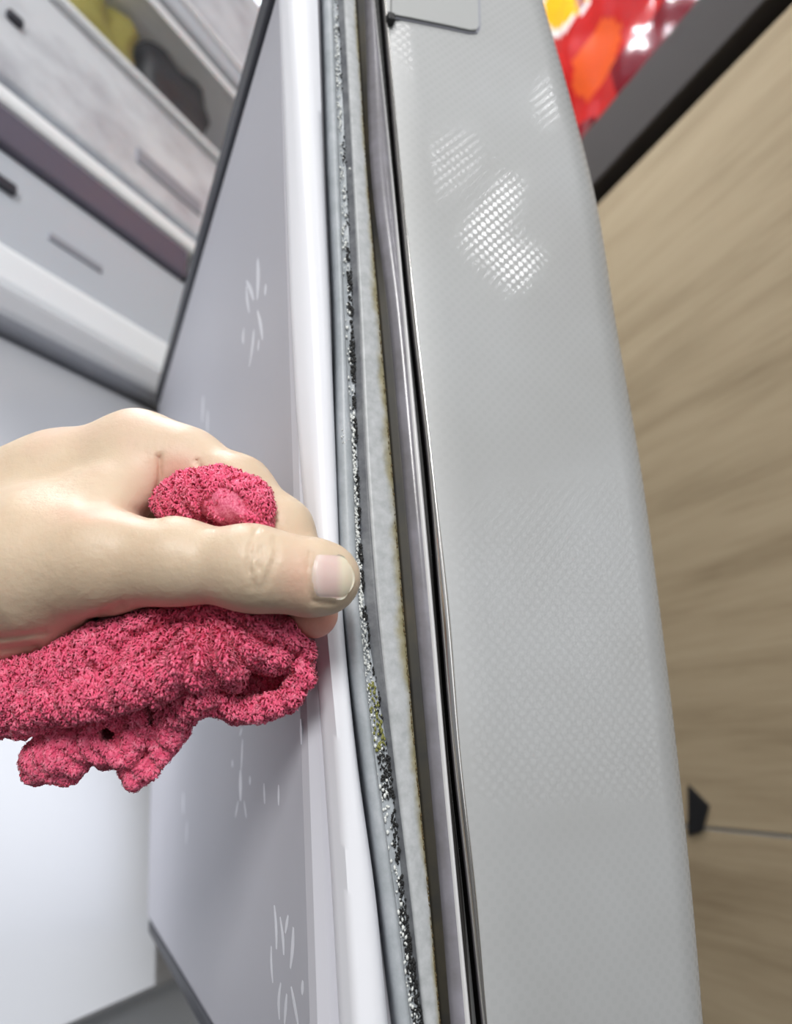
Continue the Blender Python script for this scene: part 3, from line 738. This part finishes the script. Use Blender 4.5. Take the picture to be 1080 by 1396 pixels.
THUMB = [(60, 775, .207, 92), (140, 764, .202, 70), (235, 765, .198, 54), (345, 776, .1955, 51), (425, 787, .1955, 47), (447, 789, .197, 43)]
INDEX = [(185, 617, .236, 50), (255, 632, .230, 45), (325, 668, .223, 43), (384, 722, .2155, 39), (412, 780, .2105, 36), (428, 837, .2065, 33)]
OTHERS = [[(165, 665, .262, 47), (285, 740, .252, 40), (345, 815, .238, 36), (318, 880, .225, 31)],
          [(135, 705, .282, 45), (240, 795, .272, 38), (300, 870, .254, 34), (268, 905, .238, 29)],
          [(105, 755, .298, 40), (190, 835, .288, 34), (235, 890, .270, 30), (212, 912, .254, 26)]]
def hand_sdf(P):
    palm = chain(P, [(-300, 840, .228, 118), (-120, 800, .225, 110), (20, 775, .222, 100)], .01)
    arm = [cp3(-300, 840, .228), np.array([-.245, -.060, .165]), np.array([-.315, -.110, .06]), np.array([-.40, -.170, -.08])]
    for (p_, q_), (ra, rb_) in zip(zip(arm[:-1], arm[1:]), ((.0255, .029), (.029, .035), (.035, .040))):
        palm = smin(palm, cone(P, p_, q_, ra, rb_), .012)
    palm = smin(palm, chain(P, [(-60, 720, .238, 92), (80, 657, .238, 64), (185, 617, .236, 50)], .008), .012)
    palm = smin(palm, chain(P, [(-40, 760, .258, 84), (165, 665, .262, 47)], .01), .012)
    palm = smin(palm, chain(P, [(-40, 780, .272, 70), (135, 705, .282, 45)], .01), .012)
    palm = smin(palm, chain(P, [(-40, 800, .28, 62), (105, 755, .298, 40)], .01), .012)
    palm = smin(palm, chain(P, [(60, 735, .213, 70), (150, 685, .220, 44), (205, 640, .230, 40)], .008), .012)
    palm = smin(palm, chain(P, [(-30, 830, .217, 88), (60, 830, .216, 62)], .008), .012)
    th = chain(P, THUMB, .006)
    th = smin(th, chain(P, [(338, 770, .1925, 44), (362, 776, .1925, 43)], .004), .006)
    d = smin(palm, th, .010)
    ix = chain(P, INDEX, .005)
    px, py = pxy(P)
    k = np.where(px < 260, .009, np.maximum(.0006, .009 - (px - 260) * .00008))
    d = smin(d, ix, k)
    for c in OTHERS:
        o = chain(P, c, .005); d = smin(d, o, np.where(px < 190, .006, .0008))
    # creases: shallow grooves across the thumb joint and the web
    fr = np.clip((0.2 - P[:, 2]) / 0.004 + 1.2, 0, 1)
    for pts, dep, w in CREASE:
        dist = np.full(len(P), 1e9)
        for (x0, y0), (x1, y1) in zip(pts[:-1], pts[1:]):
            t = np.clip(((px - x0) * (x1 - x0) + (py - y0) * (y1 - y0)) / ((x1 - x0)**2 + (y1 - y0)**2), 0, 1)
            dist = np.minimum(dist, np.hypot(px - x0 - t * (x1 - x0), py - y0 - t * (y1 - y0)))
        d = d + 1.5 * dep * np.exp(-(dist / w) ** 2) * (P[:, 2] < (0.2 if pts[0][0] > 300 else 0.235))
    return d
CREASE = [([(350, 722), (341, 745), (340, 775), (346, 800)], .00045, 3.5), ([(362, 745), (358, 765), (352, 780)], .0003, 3), ([(374, 735), (377, 757), (368, 780), (360, 800)], .0004, 3.5), ([(355, 745), (350, 760), (352, 775)], .0003, 3),
          ([(217, 622), (218, 650), (214, 675)], .0008, 3.5), ([(268, 628), (278, 645)], .0006, 3), ([(120, 690), (170, 696), (215, 708)], .0005, 12), ([(0, 870), (60, 862)], .0004, 5), ([(0, 885), (50, 880)], .0004, 5), ([(120, 845), (165, 825)], .0005, 6),
          ([(424, 752), (421, 775), (421, 800), (426, 818)], .00045, 3.5), ([(428, 820), (455, 823)], .0003, 3)]
V, Fq = surface(hand_sdf, np.array([-0.445, -0.215, -0.125]), np.array([0.005, 0.045, 0.325]), 0.0009)
px, py = pxy(V)
flush = np.zeros(len(V))
flush += np.exp(-(((px - 430) / 48) ** 4 + ((py - 862) / 34) ** 4)) * (V[:, 2] > 0.199)           # index fingertip
flush += np.exp(-(((px - 405) / 26) ** 2 + ((py - 790) / 40) ** 2)) * 0.35          # around the nail
flush += np.exp(-(((px - 240) / 40) ** 2 + ((py - 640) / 22) ** 2)) * 0.45          # web
flush += np.exp(-(((px - 130) / 60) ** 2 + ((py - 700) / 14) ** 2)) * 0.25
VW = V @ R.T
HR = root('person', tuple((R @ np.array([-.40, -.19, -.08]))), 'bare right hand pinching the gasket with thumb and forefinger', 'person')
hand = obj('hand', VW, Fq, 'skin', HR, smooth=True)
col = hand.data.color_attributes.new('flush', 'FLOAT_COLOR', 'POINT')
cc4 = np.ones((len(V), 4), np.float32); cc4[:, :3] = np.clip(flush, 0, 1)[:, None]
col.data.foreach_set('color', cc4.ravel())

def on_surface(sdf, px, py, d0, d1):
    """first depth along the pixel's ray where the surface starts"""
    ds = np.linspace(d0, d1, 160); P = np.array([cp3(px, py, d) for d in ds]); s = sdf(P)
    i = np.argmax(s < 0)
    if s[i] >= 0: return None
    return ds[i] if i == 0 else ds[i-1] + (ds[i] - ds[i-1]) * s[i-1] / (s[i-1] - s[i])
# thumbnail: slightly domed plate on the end joint
nu, nv = 16, 15; V = []; U = []
for lay in (0, 1):
    for i in range(nu):
        for j in range(nv):
            u = i / (nu - 1); v = -1 + 2 * j / (nv - 1)
            hw = 33 * (1 - 0.10 * u) * (1.0 - 0.30 * max(0, (u - 0.72) / 0.28) ** 2) * (1 - 0.12 * max(0, (0.15 - u) / 0.15) ** 2)
            xx = 425 + 59 * u - 9 * v * v * max(0, (u - 0.5) * 2) + 5 * v * v * (1 - u); yy = 784.5 + 3.5 * u + v * hw
            d = on_surface(hand_sdf, xx, yy, .180, .215)
            if d is None: d = .197
            V.append((xx, yy, d, lay)); U.append((u, (v + 1) / 2))
D0 = np.array([q[2] for q in V]).reshape(2, nu, nv)
D0 = np.minimum(D0, D0.min(axis=2, keepdims=True) + 0.0045)
W = []
for lay in (0, 1):
    for i in range(nu):
        for j in range(nv):
            q = V[(lay * nu + i) * nv + j]; u = i / (nu - 1)
            lift = (0.0003 + 0.0006 * max(0, u - 0.5)) if lay == 0 else -0.0003
            if i == 0: lift = min(lift, -0.0001)
            if lay == 0: lift -= 0.0006 * (abs(-1 + 2 * j / (nv - 1)) ** 6) * (1 - 0.6 * u)
            W.append(R @ cp3(q[0], q[1], D0[lay, i, j] - lift))
Fc = []
for i in range(nu - 1):
    for j in range(nv - 1):
        a = i * nv + j
        Fc.append([a, a + 1, a + nv + 1, a + nv]); b = a + nu * nv; Fc.append([b, b + nv, b + nv + 1, b + 1])
bd = [(i, 0) for i in range(nu)] + [(nu - 1, j) for j in range(1, nv)] + [(i, nv - 1) for i in range(nu - 2, -1, -1)] + [(0, j) for j in range(nv - 2, 0, -1)]
for k in range(len(bd)):
    a = bd[k][0]*nv + bd[k][1]; b = bd[(k+1) % len(bd)][0]*nv + bd[(k+1) % len(bd)][1]; Fc.append([a, a + nu*nv, b + nu*nv, b])
obj('thumbnail', W, Fc, 'nail', HR, 'pink thumbnail with a pale free edge', smooth=True, uv=U)

# ------------------------------------------------------------------ towel
def ribbon(P, pts, z0, half, thick, zt=0.0):
    px, py = pxy(P); d = np.full(len(P), 1e9)
    for (x0, y0), (x1, y1) in zip(pts[:-1], pts[1:]):
        t = np.clip(((px - x0) * (x1 - x0) + (py - y0) * (y1 - y0)) / ((x1 - x0)**2 + (y1 - y0)**2), 0, 1)
        d = np.minimum(d, np.hypot(px - x0 - t * (x1 - x0), py - y0 - t * (y1 - y0)))
    d2 = (d - thick) * z0 / F; dz = np.abs(P[:, 2] - z0 - zt * (py - 950)) - half
    return np.minimum(np.maximum(d2, dz), 0) + np.hypot(np.maximum(d2, 0), np.maximum(dz, 0)) - 0.0006
def towel_sdf(P):
    k = .004
    d = chain(P, [(231, 684, .219, 20), (258, 680, .215, 27), (297, 674, .211, 28), (333, 690, .2075, 29), (356, 708, .206, 16)], .005)           # tuft in the crook of the thumb
    d = smin(d, chain(P, [(262, 700, .217, 30), (300, 760, .222, 42), (290, 840, .214, 40)], .006), k)                   # passes behind the thumb
    d = smin(d, chain(P, [(285, 842, .206, 30), (340, 852, .206, 36), (382, 864, .207, 27)], .006), k)                   # roll right of the pinch
    d = smin(d, chain(P, [(262, 840, .208, 26), (205, 862, .207, 36), (140, 892, .207, 42), (85, 920, .208, 40), (30, 944, .209, 38), (-60, 968, .212, 40), (-150, 985, .22, 38)], .005), k)   # upper fold under the palm
    d = smin(d, chain(P, [(200, 828, .222, 30), (130, 840, .224, 34), (60, 872, .226, 34)], .005), k)
    d = smin(d, chain(P, [(230, 835, .210, 26), (150, 860, .211, 32), (80, 900, .212, 32)], .005), k)
    d = smin(d, chain(P, [(322, 866, .203, 26), (255, 903, .198, 30), (190, 930, .198, 26), (120, 950, .200, 24), (50, 962, .203, 24)], .004), .0012)                      # big front fold
    d = smin(d, chain(P, [(352, 862, .203, 26), (310, 898, .201, 26), (268, 940, .204, 24), (228, 990, .210, 22), (192, 1042, .213, 14)], .004), .0012)
    d = smin(d, chain(P, [(386, 866, .205, 24), (368, 884, .205, 21), (330, 893, .205, 20)], .004), .0012)
    d = smin(d, chain(P, [(100, 955, .206, 26), (40, 972, .207, 24), (-30, 985, .21, 24)], .004), .0015)
    d = smin(d, ribbon(P, [(402, 862), (414, 890), (412, 925), (396, 950), (360, 966), (322, 970), (300, 958)], .212, .008, 7), .003)              # open lobe on the right
    d = smin(d, chain(P, [(320, 940, .220, 26), (380, 930, .219, 26)], .004), .003)
    d = smin(d, chain(P, [(205, 950, .21, 26), (150, 985, .212, 28), (85, 1025, .213, 34), (55, 1038, .213, 26)], .005), .003)                     # rounded lobe, lower left
    d = smin(d, ribbon(P, [(190, 965), (188, 1000), (172, 1030), (140, 1032), (118, 1015)], .212, .007, 8), .003)                                # loop beside it
    d = smin(d, ribbon(P, [(255, 955), (232, 1010), (205, 1045), (180, 1063), (176, 1040), (190, 1000)], .213, .006, 7), .003)                   # pointed corner
    d = smin(d, chain(P, [(225, 985, .216, 22), (195, 1035, .216, 13)], .004), .002)
    # pleats fanning out from the pinch under the thumb, and general crumple
    px, py = pxy(P); an = np.arctan2(py - 822, px - 276); rr = np.hypot(py - 822, px - 276)
    fan = np.sin(an * 15 + 0.6 * np.sin(rr * .05)) * np.clip(rr / 60, 0, 1) * np.clip((170 - rr) / 80, 0, 1) * (py > 815)
    d = d + .0017 * fan
    d = d + .0006 * (np.sin(P[:, 0] * 620 + P[:, 1] * 300) * np.sin(P[:, 1] * 540 - P[:, 2] * 400) + 0.7 * np.sin(P[:, 0] * 1150 - P[:, 2] * 900 + 2 * np.sin(P[:, 1] * 500)))
    dark = np.minimum(np.minimum(chain(P, [(200, 958, .190, 8), (202, 966, .214, 9)], .002), chain(P, [(200, 962, .190, 8), (207, 992, .214, 9)], .004)), chain(P, [(134, 1008, .194, 9), (152, 996, .214, 13)], .002))
    # the cloth gives way to the hand and never enters it
    W_ = P @ R.T; into_door = np.minimum(W_[:, 0] - (X0 - .0045), W_[:, 1] - (Y0 - .0015))       # and stays clear of the door
    return np.maximum(np.maximum(np.maximum(d, -dark), -(hand_sdf(P) - .0004)), into_door)
lo = np.array([-0.16, -0.095, 0.185]); hi = np.array([-0.012, 0.02, 0.245])
V, Fq = surface(towel_sdf, lo, hi, 0.0011)
TW = root('towel', tuple(R @ cp3(170, 960, .21)), 'crumpled crimson terry towel held in the hand', 'towel')
cl = obj('cloth', V @ R.T, Fq, 'cloth', TW, smooth=True)
# terry loops
a, b, c, dd = [V[Fq[:, i]] for i in range(4)]
ar = 0.5 * np.linalg.norm(np.cross(c - a, dd - b), axis=1); nf = np.cross(c - a, dd - b); nf /= np.maximum(np.linalg.norm(nf, axis=1), 1e-12)[:, None]
cen = (a + b + c + dd) / 4
d_in = towel_sdf(cen + nf * 0.001) ; nf = np.where((d_in > 0)[:, None], nf, -nf)
px, py = pxy(cen)
dist_h = hand_sdf(cen + nf * 0.001)
hempatch = (np.abs(px - 306) / 30) ** 2 + (np.abs(py - 694) / 30) ** 2 < 1
wgt = ar * (dist_h > 0.0006) * np.where(hempatch, 0.05, 1.0) * np.where((nf[:, 2] > 0.55), 0.25, 1.0)
NL = 80000
pick = rng.choice(len(cen), NL, p=wgt / wgt.sum())
w1, w2 = rng.random((2, NL, 1))
base = (a[pick] * (1 - w1) + b[pick] * w1) * (1 - w2) + (dd[pick] * (1 - w1) + c[pick] * w1) * w2
N_ = nf[pick]
rnd = rng.normal(size=(NL, 3)); bpx, bpy_ = pxy(base); fr_ = np.clip(1 - np.hypot(bpx - 276, bpy_ - 822) / 190, 0, 1)[:, None] * (bpy_ > 800)[:, None]
radial = np.stack([bpx - 276, -(bpy_ - 822), 0 * bpx], 1); radial /= np.maximum(np.linalg.norm(radial, axis=1), 1)[:, None]
comb = (np.array([0.15, -0.7, -0.25]) * (1 - fr_) + radial * fr_ * 1.2) + 0.42 * rnd
tan = comb - N_ * (comb * N_).sum(1)[:, None]; tan /= np.linalg.norm(tan, axis=1)[:, None]
side = np.cross(N_, tan)
hgt = rng.uniform(0.0008, 0.0017, (NL, 1)) * np.where(bpy_ > 985, 0.4, 1.0)[:, None]; span = rng.uniform(0.0005, 0.0014, (NL, 1)); wd = rng.uniform(0.00016, 0.00026, (NL, 1))
ok = hand_sdf(base + N_ * hgt) > 0.0002
prof = [(-0.25, -0.1), (-0.15, 0.62), (0.45, 1.0), (1.0, 0.72), (1.1, 0.2)]
rows = []
for (s_, h_) in prof:
    ctr = base + tan * span * s_ + N_ * hgt * h_
    rows.append(ctr - side * wd); rows.append(ctr + side * wd)
LV = np.stack(rows, 1)[ok]; nl = len(LV)
q = np.array([[2*i, 2*i + 1, 2*i + 3, 2*i + 2] for i in range(4)])
LF = (np.arange(nl)[:, None, None] * 10 + q[None]).reshape(-1, 4)
obj('terry_loops', LV.reshape(-1, 3) @ R.T, LF, 'loops', TW, 'pink looped terry pile', kind='stuff', smooth=True)
# flat woven hem showing in the tuft
V = []; Fc = []; n = 14
for lay in (0, 1):
    for i in range(n):
        for j in range(n):
            u = -1 + 2*i/(n-1); v = -1 + 2*j/(n-1)
            xx = 304 + 36 * u * math.sqrt(1 - v*v/2) + 6 * v; yy = 694 + 29 * v * math.sqrt(1 - u*u/2)
            d = on_surface(towel_sdf, xx, yy, .192, .225) or .21
            V.append(R @ cp3(xx, yy, d - (0.0007 if lay == 0 else -0.0003)))
for i in range(n - 1):
    for j in range(n - 1):
        a_ = i*n + j; Fc.append([a_, a_ + 1, a_ + n + 1, a_ + n]); b_ = a_ + n*n; Fc.append([b_, b_ + n, b_ + n + 1, b_ + 1])
obj('hem', V, Fc, 'hem', TW, 'pale pink flat woven hem', smooth=True)
